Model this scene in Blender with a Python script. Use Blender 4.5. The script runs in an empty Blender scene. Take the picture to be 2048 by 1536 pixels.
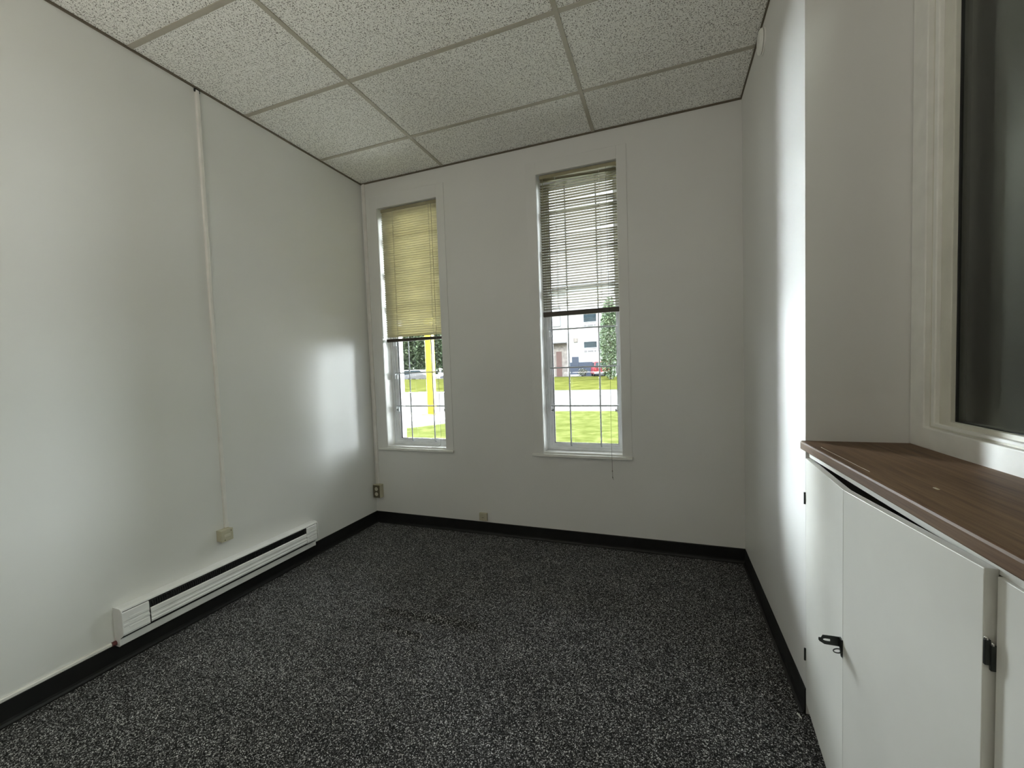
import bpy, bmesh, math, random
from mathutils import Vector, Matrix, Euler
random.seed(7)
S = bpy.context.scene
COL = S.collection
PI = math.pi

# ---------------------------------------------------------------- camera
W = 2.9769            # inner width of the room (x), back wall at y = 0, room runs to -y
H = 3.0141            # ceiling height
cam = bpy.data.cameras.new('camera')
cam.sensor_fit = 'HORIZONTAL'; cam.sensor_width = 36.0
cam.lens = 825.95 * 36.0 / 2048.0
cam.shift_x = (1024 - 1030.06) / 2048.0
cam.shift_y = (775.59 - 768) / 2048.0
cam.clip_start = 0.02; cam.clip_end = 500
co = bpy.data.objects.new('camera', cam); COL.objects.link(co)
co.location = (2.4934, -3.0496, 1.3510)
co.rotation_euler = (1.5246, 0.0340, 0.3480)
S.camera = co

# ---------------------------------------------------------------- world and exposure
SKY = 1.5            # cloud straight ahead
ZEN = 16.0           # overhead cloud
EAST = 290.0
WEST = 540.0
w = bpy.data.worlds.new('overcast_sky'); S.world = w; w.use_nodes = True
nt = w.node_tree; nt.nodes.clear()
tc = nt.nodes.new('ShaderNodeTexCoord'); sp = nt.nodes.new('ShaderNodeSeparateXYZ')
rp = nt.nodes.new('ShaderNodeValToRGB'); bg = nt.nodes.new('ShaderNodeBackground'); ow = nt.nodes.new('ShaderNodeOutputWorld')
nt.links.new(tc.outputs['Generated'], sp.inputs[0]); nt.links.new(sp.outputs['Z'], rp.inputs[0])
rp.color_ramp.elements[0].position = 0.0; rp.color_ramp.elements[0].color = (0.62, 0.66, 0.70, 1)
rp.color_ramp.elements[1].position = 0.8; rp.color_ramp.elements[1].color = (1.0, 1.02, 1.06, 1)
nt.links.new(rp.outputs[0], bg.inputs[0])
def wr(sock, a, b, c, d):
    q = nt.nodes.new('ShaderNodeMapRange'); q.interpolation_type = 'SMOOTHSTEP'; nt.links.new(sock, q.inputs[0])
    for i, v in enumerate((a, b, c, d)): q.inputs[i + 1].default_value = v
    return q.outputs[0]
def wm(op, a, b, c=None):
    q = nt.nodes.new('ShaderNodeMath'); q.operation = op
    for i, v in enumerate((a, b, c)):
        if v is None: continue
        if isinstance(v, (int, float)): q.inputs[i].default_value = v
        else: nt.links.new(v, q.inputs[i])
    return q.outputs[0]
# glow added low on both sides to light the room, dimmer sky straight ahead
east = wr(sp.outputs['X'], 0.45, 1.0, 0, EAST)
west = wr(sp.outputs['X'], -0.85, -0.26, WEST, 0)
low = wm('MULTIPLY', wr(sp.outputs['Z'], 0.10, 0.60, 1, 0), wr(sp.outputs['Y'], -0.05, 0.1, 0, 1))
zen = wr(sp.outputs['Z'], 0.35, 0.75, SKY, ZEN)
nt.links.new(wm('MULTIPLY_ADD', wm('ADD', east, west), low, zen), bg.inputs[1])
nt.links.new(bg.outputs[0], ow.inputs[0])
S.view_settings.view_transform = 'Standard'; S.view_settings.look = 'None'
S.view_settings.gamma = 1.0; S.view_settings.use_curve_mapping = False
S.view_settings.exposure = 0.32
S.cycles.use_denoising = True
S.cycles.denoiser = 'OPENIMAGEDENOISE'
S.cycles.max_bounces = 12; S.cycles.diffuse_bounces = 8; S.cycles.glossy_bounces = 4
S.cycles.transparent_max_bounces = 24
S.cycles.sample_clamp_indirect = 8.0
S.cycles.caustics_reflective = False; S.cycles.caustics_refractive = False

def area(name, loc, rot, sx, sy, power=0, portal=False, color=(1, 1, 1)):
    l = bpy.data.lights.new(name, 'AREA'); l.shape = 'RECTANGLE'; l.size = sx; l.size_y = sy
    l.energy = power; l.color = color
    o = bpy.data.objects.new(name, l); COL.objects.link(o); o.location = loc; o.rotation_euler = rot
    if portal: l.cycles.is_portal = True
    return o

# daylight sampling openings (emit nothing themselves)
REAR_Y = -4.9
area('portal_window_1', (0.455, 0.20, 1.74), (-PI/2, 0, 0), 0.62, 2.14, portal=True)
area('portal_window_2', (1.90, 0.20, 1.74), (-PI/2, 0, 0), 0.62, 2.14, portal=True)

# unseen upward fill light, added behind the camera to lift the ceiling
UP = area('added_up_fill', (1.2, -3.9, 1.25), (PI, 0, 0), 0.7, 0.7, power=26, color=(1.0, 0.93, 0.82))

area('added_corridor_fill', (4.15, -1.5, 2.98), (0, 0, 0), 0.5, 1.1, power=75, color=(0.98, 1.0, 0.96))  # fill light added next door to brighten the view through the glass

# ---------------------------------------------------------------- materials
def newmat(name):
    m = bpy.data.materials.new(name); m.use_nodes = True
    n = m.node_tree; b = n.nodes['Principled BSDF']
    return m, n, b
def N(n, t, **kw):
    x = n.nodes.new(t)
    for k, v in kw.items(): setattr(x, k, v)
    return x
def ramp(n, src, stops):
    r = N(n, 'ShaderNodeValToRGB'); e = r.color_ramp.elements
    while len(e) < len(stops): e.new(0.5)
    for i, (p, c) in enumerate(stops):
        e[i].position = p; e[i].color = (c[0], c[1], c[2], 1) if hasattr(c, '__len__') else (c, c, c, 1)
    n.links.new(src, r.inputs[0]); return r
def objco(n, scale=(1, 1, 1)):
    t = N(n, 'ShaderNodeTexCoord'); m = N(n, 'ShaderNodeMapping'); m.inputs['Scale'].default_value = scale
    n.links.new(t.outputs['Object'], m.inputs[0]); return m.outputs[0]
def noise(n, vec, scale, detail=3, rough=0.5):
    x = N(n, 'ShaderNodeTexNoise'); x.inputs['Scale'].default_value = scale
    x.inputs['Detail'].default_value = detail; x.inputs['Roughness'].default_value = rough
    n.links.new(vec, x.inputs['Vector']); return x
def bump(n, b, h, strength=0.2, dist=0.001):
    x = N(n, 'ShaderNodeBump'); x.inputs['Strength'].default_value = strength; x.inputs['Distance'].default_value = dist
    n.links.new(h, x.inputs['Height']); n.links.new(x.outputs[0], b.inputs['Normal'])
def simple(name, col, rough=0.5, metal=0.0, var=0.06, scale=12, bmp=0.0, spec=0.5):
    m, n, b = newmat(name)
    v = objco(n); x = noise(n, v, scale)
    lo = [c * (1 - var) for c in col]; hi = [min(1, c * (1 + var)) for c in col]
    r = ramp(n, x.outputs['Fac'], [(0.3, lo), (0.7, hi)])
    n.links.new(r.outputs[0], b.inputs['Base Color'])
    b.inputs['Roughness'].default_value = rough; b.inputs['Metallic'].default_value = metal
    b.inputs['Specular IOR Level'].default_value = spec
    if bmp:
        y = noise(n, v, scale * 12); bump(n, b, y.outputs['Fac'], bmp)
    return m

def m_wall():
    m, n, b = newmat('wall_paint')
    v = objco(n); x = noise(n, v, 1.3, 4)
    r = ramp(n, x.outputs['Fac'], [(0.3, (0.69, 0.69, 0.675)), (0.7, (0.73, 0.73, 0.715))])
    n.links.new(r.outputs[0], b.inputs['Base Color'])
    b.inputs['Roughness'].default_value = 0.42; b.inputs['Specular IOR Level'].default_value = 0.35
    y = noise(n, v, 90, 3); z = noise(n, v, 3.5, 2)
    a = N(n, 'ShaderNodeMath', operation='MULTIPLY_ADD'); n.links.new(z.outputs['Fac'], a.inputs[0]); a.inputs[1].default_value = 6
    n.links.new(y.outputs['Fac'], a.inputs[2])
    bump(n, b, a.outputs[0], 0.25, 0.0006)
    return m

def m_tile():
    m, n, b = newmat('fissured_ceiling_tile')
    v = objco(n)
    def fissures(scale, stretch, thr, seed):
        mp = N(n, 'ShaderNodeMapping'); mp.inputs['Location'].default_value = (seed, seed * 2, 0)
        n.links.new(v, mp.inputs[0])
        vo = N(n, 'ShaderNodeTexVoronoi', voronoi_dimensions='2D'); vo.inputs['Scale'].default_value = scale
        n.links.new(mp.outputs[0], vo.inputs['Vector'])
        sub = N(n, 'ShaderNodeVectorMath', operation='SUBTRACT')
        n.links.new(mp.outputs[0], sub.inputs[0]); n.links.new(vo.outputs['Position'], sub.inputs[1])
        sx = N(n, 'ShaderNodeSeparateColor'); n.links.new(vo.outputs['Color'], sx.inputs[0])
        ang = N(n, 'ShaderNodeMath', operation='MULTIPLY'); n.links.new(sx.outputs[0], ang.inputs[0]); ang.inputs[1].default_value = 6.28
        vr = N(n, 'ShaderNodeVectorRotate', rotation_type='Z_AXIS'); n.links.new(sub.outputs[0], vr.inputs['Vector']); n.links.new(ang.outputs[0], vr.inputs['Angle'])
        mu = N(n, 'ShaderNodeVectorMath', operation='MULTIPLY'); n.links.new(vr.outputs[0], mu.inputs[0]); mu.inputs[1].default_value = (scale, scale * stretch, 0)
        ln = N(n, 'ShaderNodeVectorMath', operation='LENGTH'); n.links.new(mu.outputs[0], ln.inputs[0])
        t = N(n, 'ShaderNodeMath', operation='MULTIPLY'); n.links.new(sx.outputs[1], t.inputs[0]); t.inputs[1].default_value = thr
        lt = N(n, 'ShaderNodeMath', operation='SUBTRACT'); n.links.new(t.outputs[0], lt.inputs[0]); n.links.new(ln.outputs['Value'], lt.inputs[1])
        mr = N(n, 'ShaderNodeMapRange'); n.links.new(lt.outputs[0], mr.inputs[0])
        mr.inputs[1].default_value = -0.02; mr.inputs[2].default_value = 0.10
        return mr.outputs[0]
    f1 = fissures(95, 2.8, 0.52, 0.0); f2 = fissures(190, 1.6, 0.40, 3.1)
    mx = N(n, 'ShaderNodeMath', operation='MAXIMUM'); n.links.new(f1, mx.inputs[0]); n.links.new(f2, mx.inputs[1])
    f3 = fissures(60, 3.5, 0.38, 7.7)
    m2 = N(n, 'ShaderNodeMath', operation='MAXIMUM'); n.links.new(mx.outputs[0], m2.inputs[0]); n.links.new(f3, m2.inputs[1])
    ns = noise(n, v, 60, 4, 0.7)
    base = ramp(n, ns.outputs['Fac'], [(0.3, (0.82, 0.82, 0.78)), (0.7, (0.93, 0.93, 0.89))])
    mix = N(n, 'ShaderNodeMix', data_type='RGBA'); n.links.new(m2.outputs[0], mix.inputs[0])
    n.links.new(base.outputs[0], mix.inputs[6]); mix.inputs[7].default_value = (0.16, 0.155, 0.13, 1)
    n.links.new(mix.outputs[2], b.inputs['Base Color']); b.inputs['Roughness'].default_value = 0.95
    b.inputs['Specular IOR Level'].default_value = 0.1
    inv = N(n, 'ShaderNodeMath', operation='SUBTRACT'); inv.inputs[0].default_value = 1; n.links.new(m2.outputs[0], inv.inputs[1])
    bump(n, b, inv.outputs[0], 0.6, 0.0015)
    return m

def m_carpet():
    m, n, b = newmat('speckled_carpet')
    v = objco(n)
    vo = N(n, 'ShaderNodeTexVoronoi'); vo.inputs['Scale'].default_value = 320
    n.links.new(v, vo.inputs['Vector'])
    sx = N(n, 'ShaderNodeSeparateColor'); n.links.new(vo.outputs['Color'], sx.inputs[0])
    r = ramp(n, sx.outputs[0], [(0.0, 0.010), (0.40, 0.018), (0.64, 0.065), (0.87, 0.24), (1.0, 0.80)])
    big = noise(n, v, 5, 3); r2 = ramp(n, big.outputs['Fac'], [(0.3, 0.85), (0.7, 1.1)])
    mm = N(n, 'ShaderNodeMix', data_type='RGBA', blend_type='MULTIPLY'); mm.inputs[0].default_value = 1
    n.links.new(r.outputs[0], mm.inputs[6]); n.links.new(r2.outputs[0], mm.inputs[7])
    n.links.new(mm.outputs[2], b.inputs['Base Color']); b.inputs['Roughness'].default_value = 0.9
    b.inputs['Specular IOR Level'].default_value = 0.15
    bump(n, b, vo.outputs['Distance'], 0.7, 0.004)
    return m

def m_wood():
    m, n, b = newmat('brown_wood_laminate')
    v = objco(n, (38, 1.6, 38)); x = noise(n, v, 1.8, 6, 0.65)
    v2 = objco(n, (260, 5, 260)); x2 = noise(n, v2, 1.2, 3)
    ad = N(n, 'ShaderNodeMath', operation='MULTIPLY_ADD'); n.links.new(x2.outputs['Fac'], ad.inputs[0]); ad.inputs[1].default_value = 0.35
    n.links.new(x.outputs['Fac'], ad.inputs[2])
    r = ramp(n, ad.outputs[0], [(0.42, (0.060, 0.030, 0.014)), (0.66, (0.125, 0.070, 0.036)), (0.9, (0.180, 0.110, 0.060))])
    n.links.new(r.outputs[0], b.inputs['Base Color']); b.inputs['Roughness'].default_value = 0.55
    b.inputs['Specular IOR Level'].default_value = 0.25
    return m

def m_glass(name, tint=(0.97, 0.99, 0.98), refl=0.06):
    m, n, b = newmat(name); n.nodes.remove(b)
    out = n.nodes['Material Output']
    t = N(n, 'ShaderNodeBsdfTransparent'); t.inputs[0].default_value = (*tint, 1)
    g = N(n, 'ShaderNodeBsdfGlossy'); g.inputs['Roughness'].default_value = 0.02
    fr = N(n, 'ShaderNodeFresnel'); fr.inputs[0].default_value = 1.45
    ns = noise(n, objco(n), 1.5); fa = N(n, 'ShaderNodeMath', operation='MULTIPLY')
    r = ramp(n, ns.outputs['Fac'], [(0, 0.95), (1, 1.0)])
    n.links.new(fr.outputs[0], fa.inputs[0]); n.links.new(r.outputs[0], fa.inputs[1])
    mx = N(n, 'ShaderNodeMixShader'); n.links.new(fa.outputs[0], mx.inputs[0])
    n.links.new(t.outputs[0], mx.inputs[1]); n.links.new(g.outputs[0], mx.inputs[2])
    n.links.new(mx.outputs[0], out.inputs[0]); return m

def m_slat(name, col, trans):
    m, n, b = newmat(name)
    out = n.nodes['Material Output']
    x = noise(n, objco(n), 9); lo = [c * .92 for c in col]
    r = ramp(n, x.outputs['Fac'], [(0.3, lo), (0.7, col)])
    n.links.new(r.outputs[0], b.inputs['Base Color']); b.inputs['Roughness'].default_value = 0.4
    t = N(n, 'ShaderNodeBsdfTranslucent'); n.links.new(r.outputs[0], t.inputs[0])
    mx = N(n, 'ShaderNodeMixShader'); mx.inputs[0].default_value = trans
    n.links.new(b.outputs[0], mx.inputs[1]); n.links.new(t.outputs[0], mx.inputs[2])
    n.links.new(mx.outputs[0], out.inputs[0]); return m

def m_ground(name, c1, c2, scale, rough=0.95, mid=None, bmp=0.0):
    m, n, b = newmat(name)
    x = noise(n, objco(n), scale, 5, 0.7)
    st = [(0.32, c1), (0.68, c2)] if mid is None else [(0.3, c1), (0.5, mid), (0.7, c2)]
    r = ramp(n, x.outputs['Fac'], st); n.links.new(r.outputs[0], b.inputs['Base Color'])
    b.inputs['Roughness'].default_value = rough; b.inputs['Specular IOR Level'].default_value = 0.0
    if bmp: bump(n, b, x.outputs['Fac'], bmp, 0.05)
    return m

M = dict(
    wall=m_wall(), tile=m_tile(), carpet=m_carpet(), wood=m_wood(),
    grid=simple('painted_ceiling_grid', (0.40, 0.375, 0.31), 0.5, var=0.05),
    angle=simple('dark_perimeter_angle', (0.12, 0.10, 0.07), 0.6),
    black=simple('black_vinyl_baseboard', (0.010, 0.010, 0.010), 0.42, var=0.2, spec=0.3),
    trim=simple('white_trim_paint', (0.78, 0.78, 0.75), 0.35, bmp=0.05),
    vinyl=simple('white_vinyl_frame', (0.80, 0.82, 0.84), 0.35),
    stop=simple('cream_glazing_bead', (0.66, 0.65, 0.58), 0.4),
    gasket=simple('black_gasket', (0.012, 0.012, 0.012), 0.6),
    glass=m_glass('window_glass'), glass2=m_glass('interior_glass', (0.88, 0.92, 0.88)),
    bars=simple('grey_painted_bar', (0.50, 0.53, 0.56), 0.35, metal=0.2),
    slatL=m_slat('lit_blind_slat', (0.74, 0.70, 0.50), 0.25),  # paler copy of the same slat, daylight glow put into its colour
    slatR=m_slat('shaded_blind_slat', (0.22, 0.20, 0.11), 0.03),  # darker copy of the same slat, underside shade put into its colour
    rail=simple('dark_brown_rail', (0.030, 0.022, 0.012), 0.4),
    head=simple('tan_headrail', (0.30, 0.27, 0.17), 0.45),
    cord=simple('blind_cord', (0.55, 0.52, 0.42), 0.8),
    dcord=simple('dark_pull_cord', (0.10, 0.09, 0.07), 0.8),
    heater=simple('white_heater_enamel', (0.82, 0.82, 0.82), 0.3, bmp=0.02),
    dark=simple('dark_grille_interior', (0.022, 0.022, 0.024), 0.5),
    raceway=simple('white_raceway', (0.74, 0.72, 0.69), 0.4),
    beige=simple('beige_plastic', (0.50, 0.47, 0.35), 0.45),
    brown=simple('brown_device_plate', (0.10, 0.085, 0.05), 0.4),
    ivory=simple('ivory_receptacle', (0.62, 0.59, 0.48), 0.4),
    cab=simple('cabinet_paint', (0.70, 0.70, 0.66), 0.38, var=0.04, scale=4, bmp=0.04),
    cabin=simple('shaded_cabinet_inside', (0.20, 0.16, 0.11), 0.8),  # brown darkened, the cavity's shade is put into the colour
    metal=simple('dark_blued_metal', (0.045, 0.05, 0.048), 0.35, metal=0.7),
    steel=simple('bright_steel', (0.75, 0.75, 0.75), 0.2, metal=1.0),
    corr=simple('corridor_paint', (0.50, 0.52, 0.46), 0.7),
    grassn=m_ground('near_lawn', (0.018, 0.022, 0.005), (0.046, 0.050, 0.018), 3.0, mid=(0.030, 0.035, 0.010)),
    grassf=m_ground('bank_grass', (0.018, 0.020, 0.004), (0.048, 0.050, 0.014), 1.2, mid=(0.030, 0.033, 0.008)),
    asphalt=m_ground('pale_asphalt', (0.045, 0.044, 0.043), (0.060, 0.059, 0.058), 0.8),
    bounce=m_ground('pale_bounce_strip', (0.42, 0.41, 0.39), (0.50, 0.49, 0.47), 3),  # made pale to throw light indoors
    rear_bounce=m_ground('warm_bounce_paving', (0.70, 0.62, 0.52), (0.80, 0.73, 0.63), 3),  # rear ground tinted pale and warm as bounce fill
    concrete=m_ground('concrete_pad', (0.14, 0.135, 0.13), (0.26, 0.25, 0.24), 6),
    yellow=simple('yellow_enamel', (0.42, 0.33, 0.004), 0.5, var=0.03),
    white_siding=simple('white_siding', (0.40, 0.42, 0.43), 0.8, var=0.04, scale=2),
    stone=m_ground('pale_stone', (0.15, 0.135, 0.13), (0.30, 0.28, 0.26), 2.2),
    hglass=simple('distant_window_glass', (0.020, 0.035, 0.045), 0.15, var=0.4, scale=1.5),
    blue=simple('blue_grey_paint', (0.030, 0.042, 0.07), 0.5),
    reddoor=simple('brown_red_door', (0.095, 0.055, 0.05), 0.5),
    greytrim=simple('grey_building_trim', (0.16, 0.16, 0.17), 0.6),
    red=simple('red_car_paint', (0.15, 0.008, 0.015), 0.3),
    silver=simple('silver_car_paint', (0.14, 0.14, 0.145), 0.3),
    grey=simple('grey_car_paint', (0.12, 0.12, 0.14), 0.3),
    rubber=simple('tyre_rubber', (0.010, 0.010, 0.010), 0.8),
    taillamp=simple('red_tail_lamp', (0.25, 0.01, 0.01), 0.3),
    leafA=m_ground('cedar_foliage', (0.03, 0.05, 0.03), (0.13, 0.17, 0.10), 2.5),
    leafB=m_ground('tree_foliage', (0.03, 0.05, 0.03), (0.12, 0.15, 0.09), 1.2),
    leafC=m_ground('pale_shrub_foliage', (0.06, 0.07, 0.06), (0.16, 0.17, 0.15), 4),
    bark=m_ground('bark', (0.03, 0.026, 0.02), (0.07, 0.06, 0.05), 8),
    brick=m_ground('pale_exterior_brick', (0.30, 0.28, 0.275), (0.42, 0.40, 0.39), 10),
    screen=simple('grey_lamp_lens', (0.8, 0.8, 0.8), 0.5),
)

# ---------------------------------------------------------------- mesh helpers
class MB:
    """collects shapes in world (or local) coordinates, links them as one object"""
    def __init__(s): s.bm = bmesh.new()
    def box(s, x0, x1, y0, y1, z0, z1, mtx=None, skip=()):
        P = [Vector((x, y, z)) for z in (z0, z1) for y in (y0, y1) for x in (x0, x1)]
        if mtx is not None: P = [mtx @ p for p in P]
        v = [s.bm.verts.new(p) for p in P]
        F = dict(zn=(0, 2, 3, 1), zp=(4, 5, 7, 6), yn=(0, 1, 5, 4), yp=(2, 6, 7, 3), xn=(0, 4, 6, 2), xp=(1, 3, 7, 5))
        for k, f in F.items():
            if k not in skip: s.bm.faces.new([v[i] for i in f])
        return s
    def rbox(s, x0, x1, y0, y1, z0, z1, r=0.002, seg=2, mtx=None):
        t = bmesh.new(); bmesh.ops.create_cube(t, size=1)
        for v in t.verts:
            v.co = Vector(((x0 + x1) / 2 + v.co.x * (x1 - x0), (y0 + y1) / 2 + v.co.y * (y1 - y0), (z0 + z1) / 2 + v.co.z * (z1 - z0)))
        bmesh.ops.bevel(t, geom=t.edges[:], offset=r, segments=seg, affect='EDGES', profile=0.5)
        s._merge(t, mtx); return s
    def _merge(s, t, mtx=None):
        mp = {}
        for v in t.verts: mp[v] = s.bm.verts.new(mtx @ v.co if mtx is not None else v.co)
        for f in t.faces:
            try: s.bm.faces.new([mp[v] for v in f.verts])
            except ValueError: pass
        t.free()
    def prism(s, pts, axis, a, b):
        """closed profile pts extruded along axis (0,1,2) from a to b; pts are the other two coords in order"""
        def mk(p, q):
            o = [0, 0, 0]; o[axis] = q; r = [i for i in range(3) if i != axis]; o[r[0]] = p[0]; o[r[1]] = p[1]; return Vector(o)
        A = [s.bm.verts.new(mk(p, a)) for p in pts]; B = [s.bm.verts.new(mk(p, b)) for p in pts]
        n = len(pts)
        for i in range(n): s.bm.faces.new((A[i], A[(i + 1) % n], B[(i + 1) % n], B[i]))
        s.bm.faces.new(A[::-1]); s.bm.faces.new(B)
        return s
    def tube(s, pts, r, seg=8, cap=True):
        pts = [Vector(p) for p in pts]; rings = []
        rr = r if hasattr(r, '__len__') else [r] * len(pts)
        up = Vector((0, 0, 1))
        for i, p in enumerate(pts):
            d = (pts[min(i + 1, len(pts) - 1)] - pts[max(i - 1, 0)]).normalized()
            u = Vector((1, 0, 0)) if abs(d.dot(up)) > 0.9 else up
            a = d.cross(u).normalized(); b = d.cross(a).normalized()
            rings.append([s.bm.verts.new(p + (a * math.cos(t) + b * math.sin(t)) * rr[i]) for t in [2 * PI * k / seg for k in range(seg)]])
        for i in range(len(rings) - 1):
            for k in range(seg):
                s.bm.faces.new((rings[i][k], rings[i][(k + 1) % seg], rings[i + 1][(k + 1) % seg], rings[i + 1][k]))
        if cap: s.bm.faces.new(rings[0][::-1]); s.bm.faces.new(rings[-1])
        return s
    def lathe(s, prof, seg=32, mtx=None):
        """prof (r, h) about z"""
        t = bmesh.new(); rings = []
        for r, h in prof:
            rings.append([t.verts.new((r * math.cos(2 * PI * k / seg), r * math.sin(2 * PI * k / seg), h)) for k in range(seg)])
        for i in range(len(rings) - 1):
            for k in range(seg): t.faces.new((rings[i][k], rings[i][(k + 1) % seg], rings[i + 1][(k + 1) % seg], rings[i + 1][k]))
        t.faces.new(rings[0][::-1]); t.faces.new(rings[-1])
        s._merge(t, mtx); return s
    def frame(s, x0, x1, z0, z1, wl, wr, wb, wt, y0, y1):
        """rectangular ring in the xz plane"""
        O = [(x0, z0), (x1, z0), (x1, z1), (x0, z1)]; I = [(x0 + wl, z0 + wb), (x1 - wr, z0 + wb), (x1 - wr, z1 - wt), (x0 + wl, z1 - wt)]
        vs = {}
        for nm, L in (('O', O), ('I', I)):
            for yi, y in enumerate((y0, y1)):
                vs[nm, yi] = [s.bm.verts.new((p[0], y, p[1])) for p in L]
        for i in range(4):
            j = (i + 1) % 4
            s.bm.faces.new((vs['O', 0][i], vs['O', 0][j], vs['I', 0][j], vs['I', 0][i]))
            s.bm.faces.new((vs['O', 1][j], vs['O', 1][i], vs['I', 1][i], vs['I', 1][j]))
            s.bm.faces.new((vs['O', 0][j], vs['O', 0][i], vs['O', 1][i], vs['O', 1][j]))
            s.bm.faces.new((vs['I', 0][i], vs['I', 0][j], vs['I', 1][j], vs['I', 1][i]))
        return s
    def build(s, name, mat, parent=None, local=False, smooth=False, bevel=0):
        bmesh.ops.recalc_face_normals(s.bm, faces=s.bm.faces[:])
        off = Vector((0, 0, 0))
        if parent is not None and not local:
            p = parent
            while p is not None: off += p.location; p = p.parent
        if off.length: bmesh.ops.translate(s.bm, verts=s.bm.verts[:], vec=-off)
        me = bpy.data.meshes.new(name); s.bm.to_mesh(me); s.bm.free()
        me.materials.append(M[mat] if isinstance(mat, str) else mat)
        if smooth:
            for p in me.polygons: p.use_smooth = True
            try: me.set_sharp_from_angle(angle=math.radians(40))
            except Exception: pass
        o = bpy.data.objects.new(name, me); COL.objects.link(o)
        if parent is not None: o.parent = parent
        if bevel:
            b = o.modifiers.new('bevel', 'BEVEL'); b.width = bevel; b.segments = 2; b.limit_method = 'ANGLE'
        return o
def tag(o, label=None, cat=None, group=None, kind=None):
    if label: o['label'] = label
    if cat: o['category'] = cat
    if group: o['group'] = group
    if kind: o['kind'] = kind
    return o
def empty(name, loc, rz=0.0):
    o = bpy.data.objects.new(name, None); o.empty_display_size = 0.1; COL.objects.link(o)
    o.location = loc; o.rotation_euler = (0, 0, rz); return o
def thing(name, label, cat, loc, group=None, rz=0.0): return tag(empty(name, loc, rz), label, cat, group)
def struct(name, mb, mat, label=None, **k):
    return tag(mb.build(name, mat, **k), label, None, None, 'structure')

# ---------------------------------------------------------------- room shell
TH = 0.24                      # outer wall thickness
WIN = [(0.155, 0.750, 0.690, 2.780), (1.600, 2.197, 0.690, 2.797)]
COR = 4.9                      # far wall of the neighbouring room
ALC = 3.290                    # face of the recessed glazed wall
YE = -1.262                    # end of the short right-hand wall

# floor with low ripples in the carpet
xs = [i * 0.1 for i in range(-2, 9)] + [0.85 + i * 0.0125 for i in range(69)] + [1.75 + i * 0.1 for i in range(33)]
ys = [REAR_Y - 0.1 + i * 0.1 for i in range(35)] + [-1.5 + i * 0.0125 for i in range(49)] + [-0.85 + i * 0.1 for i in range(9)] + [0.05]
xs = sorted(set(round(x, 4) for x in xs)); ys = sorted(set(round(y, 4) for y in ys))
def ridge(x, y, pts, wd, h):
    best = 9
    for (ax, ay), (bx, by) in zip(pts, pts[1:]):
        t = max(0, min(1, ((x - ax) * (bx - ax) + (y - ay) * (by - ay)) / ((bx - ax) ** 2 + (by - ay) ** 2)))
        best = min(best, math.hypot(x - ax - t * (bx - ax), y - ay - t * (by - ay)))
    return h * math.exp(-(best / wd) ** 2)
mb = MB(); g = {}
for i, x in enumerate(xs):
    for j, y in enumerate(ys):
        z = ridge(x, y, [(0.98, -1.16), (1.15, -1.155), (1.35, -1.150), (1.55, -1.150)], 0.018, 0.027) \
          + ridge(x, y, [(1.04, -1.27), (1.15, -1.29), (1.30, -1.30)], 0.016, 0.017)
        g[i, j] = mb.bm.verts.new((x, y, z))
for i in range(len(xs) - 1):
    for j in range(len(ys) - 1):
        mb.bm.faces.new((g[i, j], g[i + 1, j], g[i + 1, j + 1], g[i, j + 1]))
struct('floor', mb, 'carpet', smooth=True)

mb = MB()
mb.box(-0.2, 0, REAR_Y - 0.15, TH, -0.05, H + 0.12)
struct('wall_left', mb, 'wall')
mb = MB()
zt = H + 0.12
def wall_with_openings(x0, x1, y0, y1, zb, zt, ops):
    m = MB(); cx = x0
    for (a, b, c, d) in ops:
        m.box(cx, a, y0, y1, zb, zt); m.box(a, b, y0, y1, zb, c); m.box(a, b, y0, y1, d, zt); cx = b
    m.box(cx, x1, y0, y1, zb, zt)
    bmesh.ops.remove_doubles(m.bm, verts=m.bm.verts[:], dist=1e-5)
    return m
struct('wall_back', wall_with_openings(0, COR + 0.1, 0, 0.14, -0.05, zt, WIN), 'wall')
struct('wall_exterior', wall_with_openings(-0.2, COR + 0.1, 0.141, TH, -0.7, 3.6,
       [(a + 0.035, b - 0.035, c + 0.02, d - 0.03) for a, b, c, d in WIN]), 'brick')
mb = MB(); mb.box(W, 3.39, YE, 0, -0.05, zt)
struct('wall_right', mb, 'wall')
# alcove wall holding the glazed interior window: below, above, and beyond it
GW = (-3.35, YE - 0.001, 1.040, 2.80)      # y0,y1,z0,z1 of the interior window
mb = MB()
mb.box(ALC + 0.001, 3.39, GW[0], YE, -0.05, GW[2]); mb.box(ALC + 0.001, 3.39, GW[0], YE, GW[3], zt)
mb.box(ALC + 0.001, 3.39, REAR_Y, GW[0], -0.05, zt)
struct('wall_alcove', mb, 'wall')
struct('wall_rear', wall_with_openings(-0.2, 3.39, REAR_Y - 0.15, REAR_Y, -0.05, zt, []), 'wall')
mb = MB(); mb.box(COR, COR + 0.1, REAR_Y - 0.15, 0, -0.05, zt)
struct('wall_corridor', mb, 'corr')
mb = MB(); mb.box(3.39, COR + 0.1, REAR_Y - 0.15, REAR_Y, 2.3, zt); mb.box(3.39, 3.75, REAR_Y - 0.15, REAR_Y, -0.05, 2.3); mb.box(4.55, COR + 0.1, REAR_Y - 0.15, REAR_Y, -0.05, 2.3)
struct('wall_corridor_end', mb, 'corr')

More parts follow.
